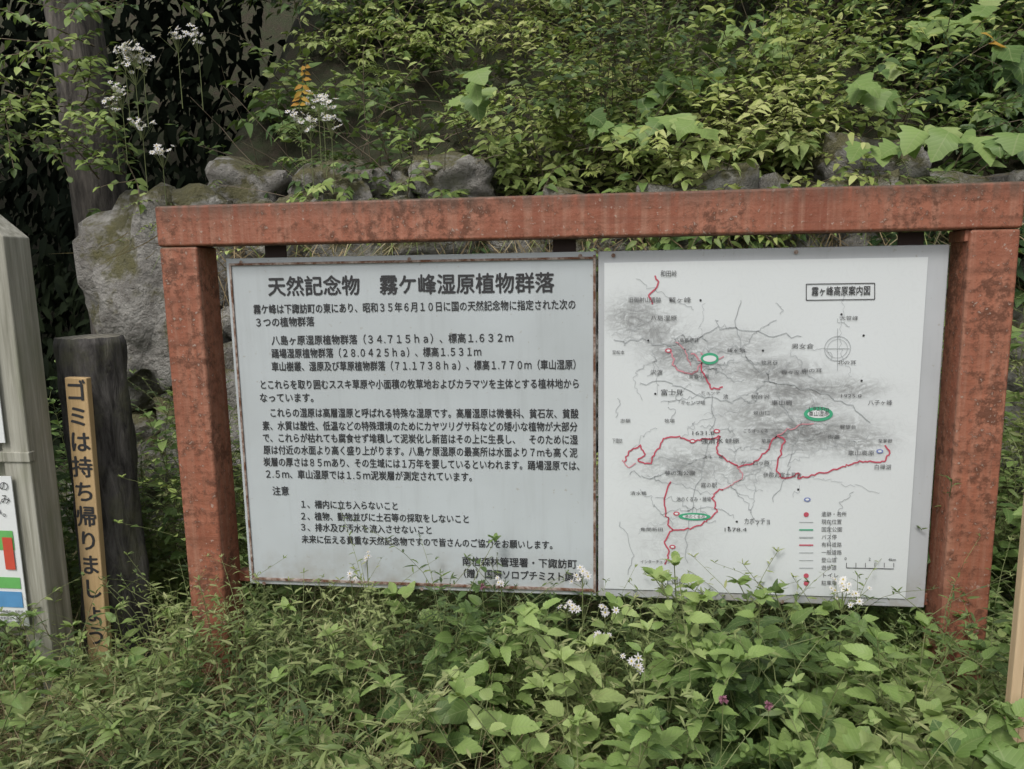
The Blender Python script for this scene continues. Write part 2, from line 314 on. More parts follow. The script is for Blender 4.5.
for i,s in enumerate(["植物への","踏み込み","ください。"]): ftext(s,.032,(X1-.063,-.187,.845-i*.04),nb)
for i in range(4): ftext("下諏訪町教育委員会・長野県",.010,(X1-.065,-.187,.463-i*.011),nb)
# ---------------------------------------------------------------- charred log post + plank sign
k=NT("charred_bark"); v=k.coord((30,30,6)); n=k.noise(v,1.2,6,.7,.5); c=k.mix(k.ramp(n,[(.35,0.),(.72,1.)]),(.022,.020,.019),(.17,.16,.15)); c=k.mix(k.ramp(k.noise(k.coord(),7,5,.7),[(.50,0.),(.66,.75)]),c,(.13,.13,.085)); k.col(c); k.rough(.9); k.bump(n,1.,.015); M_char=k.m
k=NT("log_end_grain"); sp=k.n('ShaderNodeTexWave',wave_type='RINGS',rings_direction='Z'); sp.inputs['Scale'].default_value=14; sp.inputs['Distortion'].default_value=2; k.l(k.coord(),sp.inputs[0]); k.col(k.mix(sp.outputs[1],(.14,.13,.10),(.30,.28,.23))); k.rough(.9); M_end=k.m
def log(name,cx_,cy_,z0,z1,r0,r1,mat,endmat=None,lean=(0,0),seg=56,rings=60,amp=.010,fr=14,parent=None):
    V=[];Fc=[]
    for j in range(rings+1):
        t=j/rings; z=z0+(z1-z0)*t; r=r0+(r1-r0)*t
        for i in range(seg):
            a=2*math.pi*i/seg; q=Vector((math.cos(a)*fr*r*1.2+cx_,math.sin(a)*fr*r*1.2,z*fr*.22))
            rr=r+amp*noise.noise(q*1.6)*1.6+amp*.6*noise.noise(q*4)
            if t>.99: rr*=.94
            V.append((cx_+lean[0]*t+rr*math.cos(a),cy_+lean[1]*t+rr*math.sin(a),z+.004*noise.noise(Vector((a*3,z,1)))))
    for j in range(rings):
        for i in range(seg): Fc.append((j*seg+i,j*seg+(i+1)%seg,(j+1)*seg+(i+1)%seg,(j+1)*seg+i))
    V.append((cx_+lean[0],cy_+lean[1],z1+.008)); c=len(V)-1
    for i in range(seg): Fc.append((rings*seg+i,rings*seg+(i+1)%seg,c))
    o=mesh_obj(name,V,Fc,mat,parent,True)
    if endmat:
        o.data.materials.append(endmat)
        for f in o.data.polygons[-seg:]: f.material_index=1
    return o
log("charred_log_post",-.53,.10,-.2,1.265,.100,.096,M_char,M_end)
ps=empty("litter_warning_plank")
M_plank=wood_mat("weathered_yellow_plank",(.36,.24,.11),(.54,.38,.20),(.26,.19,.11),(40,40,2),.4)
box("plank",-.036,.036,-.012,.012,-.75,.40,M_plank,ps,.004)
ps.location=(-.495,-.035,.755); ps.rotation_euler=(0,math.radians(1.5),0)
for i,ch in enumerate("ゴミは持ち帰りましょう"):
    c=bpy.data.curves.new("character",'FONT'); c.body=ch; c.size=.070; c.align_x='CENTER'; c.align_y='CENTER'; c.resolution_u=3; c.materials.append(M_black)
    for j,(dx,dz) in enumerate(((0,0),(.0016,.0008),(-.0016,-.0006),(.0003,.002))):
        o=link(bpy.data.objects.new("character",c),ps); o.location=(dx,-.0132-.0002*j,.355-i*.079+dz); o.rotation_euler=(math.pi/2,0,0)
# ---------------------------------------------------------------- right wooden rack
M_pale=wood_mat("pale_new_timber",(.46,.32,.19),(.58,.44,.28),(.33,.23,.14),(50,50,3),.3)
rk=empty("wooden_sign_stand")
rx=1.905
box("left_leg",rx,rx+.020,-.62,-.598,-.1,1.03,M_pale,rk,.003); box("right_leg",rx+.7,rx+.720,-.62,-.598,-.1,1.03,M_pale,rk,.003)
for i,z in enumerate((.42,.66,.93)): box("rail_%d"%(i+1),rx+.021,rx+.699,-.616,-.600,z,z+.025,M_pale,rk,.002)
for i in range(11): box("slat_%d"%(i+1),rx+.034+i*.06,rx+.070+i*.06,-.594,-.585,.36,1.0,M_pale,rk,.002)
# ---------------------------------------------------------------- ground
def sst(a,b,x): t=min(1,max(0,(x-a)/(b-a))); return t*t*(3-2*t)
def gh(x,y):
    left=sst(-1.6,-1.1,x)
    wallz=1.50 if y>1.62 else 1.50*sst(1.42,1.62,y)
    bank=wallz+max(0,min(y-1.6,6))*.95
    low=max(0,y-1.5)*.10+max(0,min(y-3.2,3))*1.6
    z=left*bank+(1-left)*low
    z+=.05*noise.noise(Vector((x*1.3,y*1.3,0)))+.03*noise.noise(Vector((x*5,y*5,3)))
    return z
xsn=sorted(set([-120,-60,-30,-15,-8]+[round(-5+i*.12,3) for i in range(100)]+[8,11,15,30,60,120])); ysn=sorted(set([-120,-60,-30,-12,-6,-4]+[round(-3+i*.09,3) for i in range(95)]+[6,7,8,9,12,20,40,120]))
V=[(x,y,gh(x,y)) for y in ysn for x in xsn]; nx=len(xsn)
Fc=[(j*nx+i,j*nx+i+1,(j+1)*nx+i+1,(j+1)*nx+i) for j in range(len(ysn)-1) for i in range(nx-1)]
k=NT("soil_and_litter"); v=k.coord(); n=k.noise(v,9,4,.7); n2=k.noise(v,60,3,.7)
k.col(k.mix(k.ramp(n,[(.35,0.),(.7,1.)]),k.mix(n2,(.025,.020,.013),(.07,.055,.035)),(.035,.05,.018))); k.rough(.95); k.bump(n2,.8,.02)
mesh_obj("ground",V,Fc,k.m,None,True)
# ---------------------------------------------------------------- stone wall
k=NT("mossy_stone"); v=k.coord(); n=k.noise(v,5,5,.65); n2=k.noise(v,28,5,.7); n3=k.noise(v,2.8,5,.75)
g=k.n('ShaderNodeNewGeometry')
c=k.mix(k.ramp(n,[(.35,0.),(.65,1.)]),(.14,.13,.115),(.36,.35,.32)); c=k.mix(k.ramp(n2,[(.47,0.),(.68,.8)]),c,(.085,.075,.06)); c=k.mix(k.ramp(g.outputs['Random Per Island'],[(0.,0.),(1.,.35)]),c,(.42,.40,.38))
sz=k.n('ShaderNodeSeparateXYZ'); k.l(g.outputs['Normal'],sz.inputs[0])
moss=k.ramp(k.math('ADD',n3,k.math('MULTIPLY',sz.outputs[2],.12)),[(.51,0.),(.60,.9)])
c=k.mix(moss,c,k.mix(n2,(.05,.05,.02),(.16,.145,.055)))
k.col(c); k.rough(.95); k.bump(k.math('ADD',n2,n),1.,.035); M_stone=k.m
V=[];Fc=[]
N=9
def stone(cx_,cy_,cz_,sx,sy,szz,seed):
    idx={}; tw=random.uniform(-.25,.25)
    def vid(a,b,c):
        key=(a,b,c)
        if key not in idx:
            q=Vector((a/N*2-1,b/N*2-1,c/N*2-1)); s=q.normalized()*1.15; q=q.lerp(s,.34)
            o_=Vector((seed*3.1,seed,0))
            nn_=noise.noise(q*1.1+o_)*.42+noise.noise(q*2.6+o_)*.20+noise.noise(q*6+o_)*.08
            q=q*(1+nn_); x,zq=q.x*sx,q.z*szz; x,zq=x*math.cos(tw)-zq*math.sin(tw),x*math.sin(tw)+zq*math.cos(tw)
            idx[key]=len(V); V.append((cx_+x,cy_+q.y*sy+.14*(cz_+zq),cz_+zq))
        return idx[key]
    for a in range(N):
        for b in range(N):
            for w in (0,N):
                f=[vid(w,a,b),vid(w,a+1,b),vid(w,a+1,b+1),vid(w,a,b+1)]; Fc.append(f if w else f[::-1])
                f=[vid(a,w,b),vid(a+1,w,b),vid(a+1,w,b+1),vid(a,w,b+1)]; Fc.append(f[::-1] if w else f)
                f=[vid(a,b,w),vid(a+1,b,w),vid(a+1,b+1,w),vid(a,b+1,w)]; Fc.append(f if w else f[::-1])
z=-.05; sd=0
for row in range(8):
    h=.24; x=-1.62+.42*z
    while x<4.8:
        w=random.uniform(.20,.50); sd+=1; hh=h*random.uniform(.9,1.35)
        stone(x+w/2,1.24+random.uniform(-.05,.05),z+hh/2+random.uniform(-.03,.03),w/2*1.05,.2,hh/2*1.08,sd*1.7); x+=w*.95
    z+=h*.93
stone(-1.02,1.13,1.34,.26,.25,.40,77.7); stone(2.25,1.35,1.86,.20,.2,.13,11.2); stone(.35,1.4,1.86,.18,.2,.12,31.2); stone(-.2,1.38,1.86,.18,.2,.12,8.2); stone(-.65,1.36,1.85,.2,.2,.12,5.2); stone(.05,1.42,1.84,.12,.2,.10,15.)
mesh_obj("stone_retaining_wall",V,Fc,M_stone,None,True)
# foliage machinery -------------------------------------------------
class LV:
    def __init__(s): s.p=[];s.d=[];s.u=[];s.L=[];s.W=[]
    def add(s,p,d,u,L,W): s.p.append(p[:]);s.d.append(d[:]);s.u.append(u[:]);s.L.append(L);s.W.append(W)
def tm(ts,ws): return np.array(ts),np.array(ws)
T_simple=tm([0,.3,.68,1],[.06,.5,.36,.02])
T_lance=tm([0,.3,.7,1],[.1,.5,.4,.02])
T_serr=tm([0,.08,.16,.2,.32,.36,.48,.52,.66,.7,.84,.88,1],[.03,.28,.46,.42,.55,.47,.52,.44,.42,.33,.27,.18,.01])
T_lobed=tm([0,.02,.12,.22,.34,.42,.5,.6,.7,.8,.9,1],[.05,.30,.55,.62,.42,.46,.52,.34,.28,.24,.12,.01])
T_blade=tm([0,.25,.5,.75,1],[.4,.5,.42,.28,.02])
def build(name,lv,T_,mat,fold=.3,droop=.35,parent=None,patch=1.3,amp=.95):
    if not lv.p: return
    t,w=T_; K=len(t); n=len(lv.p)
    P=np.array(lv.p);D=np.array(lv.d);U=np.array(lv.u);L=np.array(lv.L)[:,None,None];W=np.array(lv.W)[:,None,None]
    D/=np.linalg.norm(D,axis=1)[:,None]+1e-9; S=np.cross(D,U); S/=np.linalg.norm(S,axis=1)[:,None]+1e-9; Nn=np.cross(S,D)
    tt=np.repeat(t,3); hh=np.stack([-w,np.zeros(K),w],1).ravel()
    dr=(droop*rng.uniform(.3,1.6,n))[:,None,None]; fo=(fold*rng.uniform(.2,1.6,n))[:,None,None]
    wav=rng.uniform(-1,1,(n,1,1))*.12*np.sin(tt*7+hh*3)[None,:,None]
    v=P[:,None,:]+D[:,None,:]*tt[None,:,None]*L*(1-.25*dr*tt[None,:,None])+S[:,None,:]*hh[None,:,None]*W+Nn[:,None,:]*(fo*np.abs(hh)[None,:,None]*W-dr*(tt**2)[None,:,None]*L+wav*W)
    f=[]
    for i in range(K-1):
        a=3*i; f+=[(a,a+1,a+4,a+3),(a+1,a+2,a+5,a+4)]
    f=np.array(f); FF=(f[None]+(np.arange(n)*3*K)[:,None,None]).reshape(-1,4)
    me=bpy.data.meshes.new(name); me.from_pydata(v.reshape(-1,3).tolist(),[],FF.tolist())
    tone=np.array([noise.noise(Vector(q)*patch) for q in lv.p])*amp+.42+rng.normal(0,.18,n)
    at=me.attributes.new('tone','FLOAT','POINT'); at.data.foreach_set('value',np.repeat(np.clip(tone,0,1),3*K).astype(np.float32))
    uv=np.stack([hh+.5,tt],1)[f.ravel()]; ul=me.uv_layers.new(name="UVMap"); ul.data.foreach_set('uv',np.tile(uv,(n,1)).ravel().astype(np.float32))
    me.polygons.foreach_set('use_smooth',np.ones(len(me.polygons),bool)); me.materials.append(mat); me.update()
    return link(bpy.data.objects.new(name,me),parent)
class ST:
    def __init__(s): s.v=[];s.f=[]
    def add(s,pts,r0,r1,k=3):
        b=len(s.v); n=len(pts)
        for i,q in enumerate(pts):
            a=pts[max(0,i-1)];c=pts[min(n-1,i+1)]; t=(c-a).normalized(); x=t.orthogonal().normalized(); y=t.cross(x); r=r0+(r1-r0)*i/(n-1)
            for j in range(k):
                an=2*math.pi*j/k; s.v.append((q+x*math.cos(an)*r+y*math.sin(an)*r)[:])
        for i in range(n-1):
            for j in range(k): s.f.append((b+i*k+j,b+i*k+(j+1)%k,b+(i+1)*k+(j+1)%k,b+(i+1)*k+j))
    def build(s,name,mat,parent=None):
        if s.v: return mesh_obj(name,s.v,s.f,mat,parent,True)
g_=random.gauss; U_=random.uniform
def rv(s=1.): return Vector((g_(0,s),g_(0,s),g_(0,s)))
def branch(lv,st,p,d,length,lL,lW,sp=.035,grav=.8,twig=1,r=.003,wob=.10):
    n=max(4,int(length/.06)); step=length/n; dd=d.normalized(); pts=[p.copy()]; side=1
    for i in range(n):
        dd=(dd+rv(wob)-Z*grav*step).normalized(); q=pts[-1]+dd*step; pts.append(q)
        t=(i+1)/n
        s=dd.cross(Z); s=s.normalized() if s.length>.05 else Vector((1,0,0))
        if t>.12:
            m=max(1,int(step/sp+random.random()))
            for j in range(m):
                side=-side; pp=pts[-2].lerp(q,(j+1)/m); sc=U_(.55,1.25)*(1-.25*t)
                lv.add(pp,dd*.55+s*side*.9+Vector((0,-.15,U_(-.35,.25))),Z+rv(.35)+Vector((0,-.6,0)),lL*sc,lW*sc)
        if twig and i%3==1 and t<.85:
            branch(lv,st,q,dd*.7+s*random.choice((-1,1))*.8+Z*U_(-.1,.4),length*U_(.25,.5),lL*.9,lW*.9,sp,grav,0,r*.6,wob)
    lv.add(pts[-1],dd+rv(.15),Z+rv(.3),lL*.8,lW*.8)
    st.add(pts,r,r*.35)
def weed(lv,st,p,h,lL,lW,gap=.045,lean=None,start=.15,r=.0028,kind='opp',sidesh=0.):
    lean=lean if lean is not None else Vector((g_(0,.16),g_(-.05,.16),0)); n=max(5,int(h/.05)); pts=[]
    b=Vector((g_(0,.08),g_(0,.08),0))
    for i in range(n+1):
        t=i/n; pts.append(p+Z*h*t*(1-.12*t)+lean*h*t*t+b*h*t)
    st.add(pts,r,r*.4)
    m=int(h*(1-start)/gap); a=U_(0,6.28)
    for i in range(m+1):
        t=start+(1-start)*i/max(1,m); f=t*n; j=min(n-1,int(f)); q=pts[j].lerp(pts[j+1],f-j)
        a+=math.pi/2+g_(0,.25) if kind=='opp' else 2.4
        sc=(1.0-.55*max(0,t-.45)/.55)*U_(.6,1.25)*(.7+.3*min(1,t*3))
        for kx in ((0,math.pi) if kind=='opp' else (0,)):
            an=a+kx; o=Vector((math.cos(an),math.sin(an),U_(-.1,.6)+t*.35))
            L=lL*sc; pt=q+o*L*.22
            if lL>.05: st.add([q,pt],.0012,.0009)
            lv.add(pt if lL>.05 else q,o+Vector((0,0,-.1)),Z+rv(.3)+Vector((0,-.2,0)),L,lW*sc)
        if sidesh and random.random()<sidesh and t<.8:
            an=U_(0,6.28); weed(lv,st,q,h*U_(.2,.38),lL*.7,lW*.7,gap*.8,Vector((math.cos(an),math.sin(an),0))*.9,.1,r*.6,kind,0)
    for j in range(4):
        an=U_(0,6.28); lv.add(pts[-1],Vector((math.cos(an),math.sin(an),1.1)),Z+rv(.3),lL*.42,lW*.42)
def frond(lv,st,p,d,length,w):
    n=16; dd=d.normalized(); q=p.copy(); pts=[q.copy()]
    for i in range(n):
        t=(i+1)/n; dd=(dd-Z*.09).normalized(); q=q+dd*length/n; pts.append(q.copy()); s=dd.cross(Z).normalized()
        if t>.15:
            L=w*math.sin(math.pi*min(1,t*.8+.15))*(1.1-t*.7)
            for sg in (-1,1): lv.add(q,s*sg+dd*.35,Z+rv(.1),L,.012)
    st.add(pts,.002,.0008)
M_stem=plain("green_stem",(.17,.20,.075),.6,.4,8); M_twig=plain("brown_twig",(.14,.11,.07),.8,.4,8)
M_l_mid=leaf_mat("leaf_mid_green",[(.05,.09,.028),(.13,.20,.055),(.25,.33,.09),(.38,.45,.16)],.22)
M_l_yel=leaf_mat("leaf_yellow_green",[(.07,.11,.03),(.17,.225,.06),(.31,.365,.10),(.46,.49,.19)],.25)
M_l_dark=leaf_mat("leaf_dark_green",[(.035,.07,.026),(.09,.16,.05),(.18,.27,.08),(.31,.40,.14)],.2)
M_l_shade=leaf_mat("conifer_painted_shade",[(.004,.006,.004),(.008,.011,.007),(.015,.021,.011)],0,False,.95,.02,0)  # near-black leaf colour: deep shade painted into the albedo
M_w_a=leaf_mat("weed_leaf_bright",[(.08,.14,.04),(.20,.30,.085),(.30,.42,.13),(.40,.49,.19)],.3,True)
M_w_b=leaf_mat("weed_leaf_fresh",[(.07,.13,.04),(.16,.26,.07),(.27,.38,.12),(.36,.44,.17)],.3,True)
M_w_c=leaf_mat("weed_leaf_fine",[(.07,.11,.04),(.16,.22,.075),(.27,.32,.125),(.36,.38,.18)],.3)
M_grass=leaf_mat("grass_blade",[(.10,.15,.045),(.20,.26,.08),(.31,.35,.14)],.3)
M_dry=leaf_mat("dry_grass",[(.19,.14,.08),(.34,.26,.15),(.46,.39,.25)],.2,False,.7,.2,0)
M_petal=leaf_mat("white_petal",[(.62,.60,.62),(.75,.74,.75)],.2,False,.6,.2,0)
M_petal_c=plain("flower_center",(.5,.4,.08),.7)
# --- bank shrubs as mounds
def bankpt(x,s):
    y=1.55+s*2.2; return Vector((x,y,gh(x,max(y,1.66))+.02))
A,B,C=LV(),LV(),LV(); SA,SB,SC=ST(),ST(),ST(); SD=ST(); FR=LV(); FRS=ST(); VB=LV()
def species(x,y):
    zz=x+noise.noise(Vector((x*.9,y*.8,5)))*1.6+random.gauss(0,.2)
    return 2 if zz>2.1 else (1 if zz>.8 else 0)
def shoot(sp,q,d,l,grav=None):
    if sp==2: branch(C,SC,q,d,l,.125,.058,.050,1.4 if grav is None else grav)
    elif sp==1: branch(B,SB,q,d+Z*.25,l*1.15,.070,.030,.034,.7 if grav is None else grav,1,.003,.13)
    else: branch(A,SA,q,d,l,.084,.042,.044,1.2 if grav is None else grav)
for i in range(84):
    x=U_(-1.0,4.7); s=random.random(); c=bankpt(x,s); Rr=U_(.28,.85); sp=species(x,s*3)
    if random.random()<.28: sp=random.choice((0,2))
    for j in range(14):
        d=Vector((g_(0,.85),-abs(g_(.35,.5)),abs(g_(.35,.6)))).normalized()
        shoot(sp,c+d*Rr*.25+rv(.04),d,Rr*U_(.7,1.15))
for i in range(100):
    x=U_(-1.1,4.7); shoot(species(x,0),bankpt(x,random.random()),Vector((g_(0,.5),-1,U_(0,1.1))),U_(.25,.5))
x=-.75
while x<4.7: # overhang over the wall
    dense=x>.95; n_=7 if dense else (2 if noise.noise(Vector((x*2.3,1,1)))>.05 else 0)
    if dense and noise.noise(Vector((x*2.1,4,1)))<-.12: n_=3
    for j in range(n_):
        d=Vector((g_(0,.7),-1,U_(-.25,.9))); shoot(species(x,1) if dense else 0,Vector((x+g_(0,.08),1.40+U_(0,.15),1.62+U_(-.12,.08))),d,U_(.25,.6) if dense else U_(.15,.32),2.6)
    x+=.15
for i in range(34): # feathery upright sprays
    x=U_(.6,3.3); q=bankpt(x,U_(0,.6))+Z*.2; branch(B,SB,q,Vector((g_(0,.45),-.8,1.2)),U_(.6,1.15),.060,.022,.034,.5,1,.0035,.11)
for i in range(26): # wall-joint plants
    x=U_(-1.1,1.5); branch(A,SA,Vector((x,1.05,U_(.6,1.6))),Vector((g_(0,.5),-1,U_(0,.8))),U_(.10,.22),.045,.026,.03,3.)
for i in range(90): # bare arching twigs and dead stems
    x=U_(-1.,4.5); q=bankpt(x,U_(0,.8)); d=Vector((g_(0,.6),-.9,U_(.2,1.4))).normalized(); pts=[q]
    for j in range(9): d=(d+rv(.08)-Z*.06).normalized(); pts.append(pts[-1]+d*U_(.07,.12))
    SD.add(pts,U_(.0025,.005),.001,4)
for i in range(46): # ferns
    x=U_(-.9,3.8); q=Vector((x,1.3,1.70)) if i%2 else bankpt(x,U_(0,.6))+Vector((0,-.25,.15))
    for j in range(3): frond(FR,FRS,q,Vector((g_(0,.7),-.8,U_(.3,1.0))),U_(.2,.42),U_(.05,.09))
for i in range(22): # broad vine leaves trailing over the shrubs
    x=U_(.2,4.2); q=bankpt(x,U_(.0,.8))+Vector((0,-.45,.35)); d=Vector((g_(0,1),-.4,-.2)).normalized()
    for j in range(U_(6,14).__int__()):
        d=(d+rv(.25)).normalized(); q=q+d*.06; VB.add(q,Vector((g_(0,.7),-.5,-.5)),Vector((g_(0,.2),-.6,.9)),U_(.08,.14),U_(.08,.13))
# left tree
TB=LV(); TS=ST()
tree=empty("roadside_tree",(0,0,0))
k=NT("tree_bark"); v=k.coord((18,18,3)); n=k.noise(v,1.5,6,.7,.6); k.col(k.mix(k.ramp(n,[(.35,0.),(.7,1.)]),(.03,.026,.024),(.17,.15,.13))); k.rough(.95); k.bump(n,1.,.02); M_bark=k.m
log("trunk",-1.40,1.60,-.1,5.2,.145,.10,M_bark,None,(-.32,.1),40,60,.018,8,tree)
for (z,ax,l) in [(3.6,-.3,1.4),(4.0,.8,1.3),(4.3,-.9,1.4),(4.6,.3,1.2),(3.4,.9,1.0)]:
    for k_ in range(4): branch(TB,TS,Vector((-1.62,1.65,z)),Vector((ax+g_(0,.4),-.6+g_(0,.5),U_(.1,.6))),l,.066,.036,.034,.5,1,.010)
for (x,y,z,dx,dz,l) in [(-2.05,1.5,2.45,.5,-.15,.8),(-1.9,1.5,2.25,.4,-.1,.6),(-1.7,1.5,2.2,-.2,.0,.5),(-1.4,1.4,2.3,.7,.1,.5),(-2.2,1.5,2.2,.8,-.1,.5),(-1.35,1.4,2.9,.5,.1,.6),(-2.2,1.4,2.05,.5,-.05,.35),(-1.3,1.4,2.6,.5,0,.6),(-1.25,1.4,2.1,.5,0,.5),(-1.2,1.4,1.9,-.1,.2,.4)]:
    for k_ in range(4): branch(TB,TS,Vector((x+g_(0,.06),y,z+g_(0,.06))),Vector((dx+g_(0,.3),-.7,dz+g_(0,.15))),l,.066,.036,.034,.5,1,.005)
build("leaves",TB,T_simple,M_l_mid,parent=tree); TS.build("limbs",M_twig,tree)
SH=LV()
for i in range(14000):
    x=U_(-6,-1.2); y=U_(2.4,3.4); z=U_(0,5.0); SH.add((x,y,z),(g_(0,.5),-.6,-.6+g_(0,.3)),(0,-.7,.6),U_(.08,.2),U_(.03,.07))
build("conifer_thicket_painted_shade",SH,T_simple,M_l_shade)  # leaf mass standing in for a shaded recess, darkness set by its colour
M_net=plain("green_netting",(.012,.07,.04),.6); NTg=ST(); nf=empty("garden_net_fence")
for i in range(20): NTg.add([Vector((-3.4+i*.05,1.9,2.2)),Vector((-3.4+i*.05,1.9,3.6))],.0018,.0018)
for i in range(28): NTg.add([Vector((-3.4,1.898,2.2+i*.05)),Vector((-2.45,1.898,2.2+i*.05))],.0018,.0018)
NTg.build("netting",M_net,nf); NP=ST(); NP.add([Vector((-2.44,1.9,-.1)),Vector((-2.44,1.9,3.7))],.010,.010,10); NP.add([Vector((-3.42,1.9,-.1)),Vector((-3.42,1.9,3.7))],.02,.02,10); NP.build("poles",plain("dark_pole",(.02,.02,.02),.8),nf)
build("shrub",A,T_simple,M_l_mid,.3,.4,amp=1.3); build("shrub",B,T_simple,M_l_yel,.3,.4,amp=1.3); build("shrub",C,T_simple,M_l_dark,.3,.45,amp=1.3)
SA.build("shrub_stems",M_twig); SB.build("shrub_stems",M_twig); SC.build("shrub_stems",M_twig); SD.build("dead_twigs",plain("dead_twig",(.24,.19,.14),.9,.4,8))
build("fern",FR,T_lance,M_w_c,.15,.3); FRS.build("fern_stems",M_stem); build("trailing_vine",VB,T_lobed,M_w_b,.15,.3)
def grass(lv,x0,x1,y0,y1,n,h0,h1,zf=None,w=.005,down=0.,flt=None):
    for _ in range(n):
        x,y=U_(x0,x1),U_(y0,y1)
        if flt and not flt(x,y): continue
        z=gh(x,y) if zf is None else zf(x,y); h=U_(h0,h1); an=U_(0,6.28); t=U_(.15,.8)
        d=Vector((math.cos(an)*t,math.sin(an)*t-.15*down,1-down*1.3)).normalized()
        lv.add((x,y,z),d,(-math.cos(an)*.8,-math.sin(an)*.8,.6),h,w*U_(.5,1.4))
# --- midground weeds behind the sign
D1,D2,D3=LV(),LV(),LV(); S1=ST()
for i in range(290):
    x=U_(-1.9,4.0) if i%3 else random.choice((U_(-1.6,-.1),U_(2.0,3.2))); y=U_(.2,1.0)
    hm=.75
    if x<-.12: hm=1.25 if x>-1.2 else .9
    if x>2.0: hm=1.6
    h=U_(.45,1.)*hm
    if -.1<x<2.1 and h>.8: h=.8
    if x<-.2 and y<.3: y+=.2
    q=Vector((x,y,gh(x,y)))
    r_=random.random()
    if r_<.45: weed(D2,S1,q,h,.07,.018,.026,None,.15,.003,'alt',.35)
    elif r_<.8: weed(D1,S1,q,h,.08,.042,.055,None,.2,.003,'opp',.15)
    else: weed(D3,S1,q,h*.8,.06,.032,.04,None,.15,.0025,'alt',.3)
for i in range(80): # right-hand bush
    q=Vector((U_(2.3,3.4),U_(.25,1.0),U_(.2,1.3))); branch(D1,S1,q,Vector((g_(0,.5),-.6,U_(.2,1.2))),U_(.3,.6),.085,.042,.042,1.2)
# --- foreground weeds
F1,F2,F3,F4=LV(),LV(),LV(),LV(); S2=ST()
def dens(x,y): return noise.noise(Vector((x*1.9,y*1.9,9)))
for i in range(560):
    x=U_(-1.3,3.0); y=U_(-1.1,.2)
    if -.75<x<-.35 and -.12<y<.2: continue
    cap=.60+.22*max(0,-y-.15)
    if x<-.15: cap-=.06
    if x<.35 and x>-.15: cap-=.04
    h=min(cap,U_(.26,.78)); q=Vector((x,y,gh(x,y))); n_=dens(x,y)+g_(0,.25)
    if x>1.5: n_+=.10
    if x<.3: n_-=.15
    lean=Vector((g_(0,.30),g_(-.08,.22),0))
    if n_>.22: weed(F1,S2,q,h,U_(.075,.13),U_(.040,.066),.075,lean,.35,.0034,'opp',.1)
    elif n_>.02: weed(F2,S2,q,h*.95,U_(.06,.09),U_(.026,.038),.055,lean,.35,.003,'opp',.25)
    elif n_>-.12: weed(F4,S2,q,h*.85,U_(.07,.12),U_(.07,.11),.085,lean,.4,.003,'alt',.0)
    else: weed(F3,S2,q,h*1.03,.065,.014,.024,lean,.2,.0025,'alt',.4)
for x,y,h in [(1.32,-.28,.80),(1.40,-.36,.82),(1.24,-.30,.74),(1.52,-.33,.80),(1.62,-.30,.78),(1.05,-.25,.66),(.98,-.3,.62),(.62,-.2,.66),(1.75,-.45,.74),(1.98,-.3,.66),(2.05,-.45,.68),(.2,-.15,.58),(2.2,-.35,.65),(1.18,-.4,.74),(.85,-.25,.68),(.45,-.3,.62),(1.46,-.2,.78),(2.12,-.2,.58),(-.12,-.2,.52),(2.3,-.2,.6),(-.62,-.2,.50),(-.5,-.22,.54),(-.42,-.25,.50),(-.56,-.3,.55),(-.36,-.15,.5),(1.85,-.2,.62),(.72,-.35,.66),(1.58,-.18,.74)]:
    weed(F1 if x>0 else F2,S2,Vector((x,y,0)),h,.10 if x>0 else .075,.050 if x>0 else .034,.062,Vector((g_(0,.15),-.05,0)),.25,.0036,'opp',.15)
for i in range(14): # big-leaved plants, lower right
    weed(F4,S2,Vector((U_(1.45,2.4),U_(-.75,-.25),0)),U_(.48,.62),.17,.16,.10,Vector((g_(0,.25),g_(-.1,.2),0)),.5,.0035,'alt',0)
for i in range(70): # slender shoots rising above the rest
    x=U_(-.2,2.3); y=U_(-.35,-.05); weed(F3,S2,Vector((x,y,0)),U_(.58,.78),.05,.010,.024,Vector((g_(0,.3),-.05,0)),.35,.002,'alt',.3)
GR,DG=LV(),LV()
grass(GR,-1.5,3.2,-1.0,1.0,7500,.3,.68,w=.0045); grass(DG,-1.5,3.2,-1.0,.9,1500,.3,.64,w=.004)
grass(DG,-.9,.9,-.9,.1,3000,.35,.72,w=.003)
grass(GR,-.2,2.3,-.3,.1,600,.5,.85,w=.004)
grass(DG,-1.1,4.5,1.15,1.55,2800,.12,.40,lambda x,y:1.60+U_(-.14,.10),.004,1.)
grass(GR,-1.1,4.5,1.15,1.6,900,.12,.3,lambda x,y:1.60,.004,.6)
build("weed_plants",F1,T_serr,M_w_a,.25,.4,patch=2.5); build("weed_plants",F2,T_serr,M_w_b,.25,.4,patch=2.5); build("weed_plants",F3,T_lance,M_w_c,patch=2.5); build("vine_leaves",F4,T_lobed,M_w_b,.15,.2,patch=2.5)
S2.build("weed_stems",M_stem)
build("roadside_weeds",D1,T_simple,M_w_b); build("roadside_weeds",D2,T_lance,M_w_c); build("roadside_weeds",D3,T_simple,M_l_mid); S1.build("roadside_weed_stems",M_stem)
build("grass",GR,T_blade,M_grass,.2,.9,patch=3); build("dry_grass",DG,T_blade,M_dry,.2,.9,patch=3)
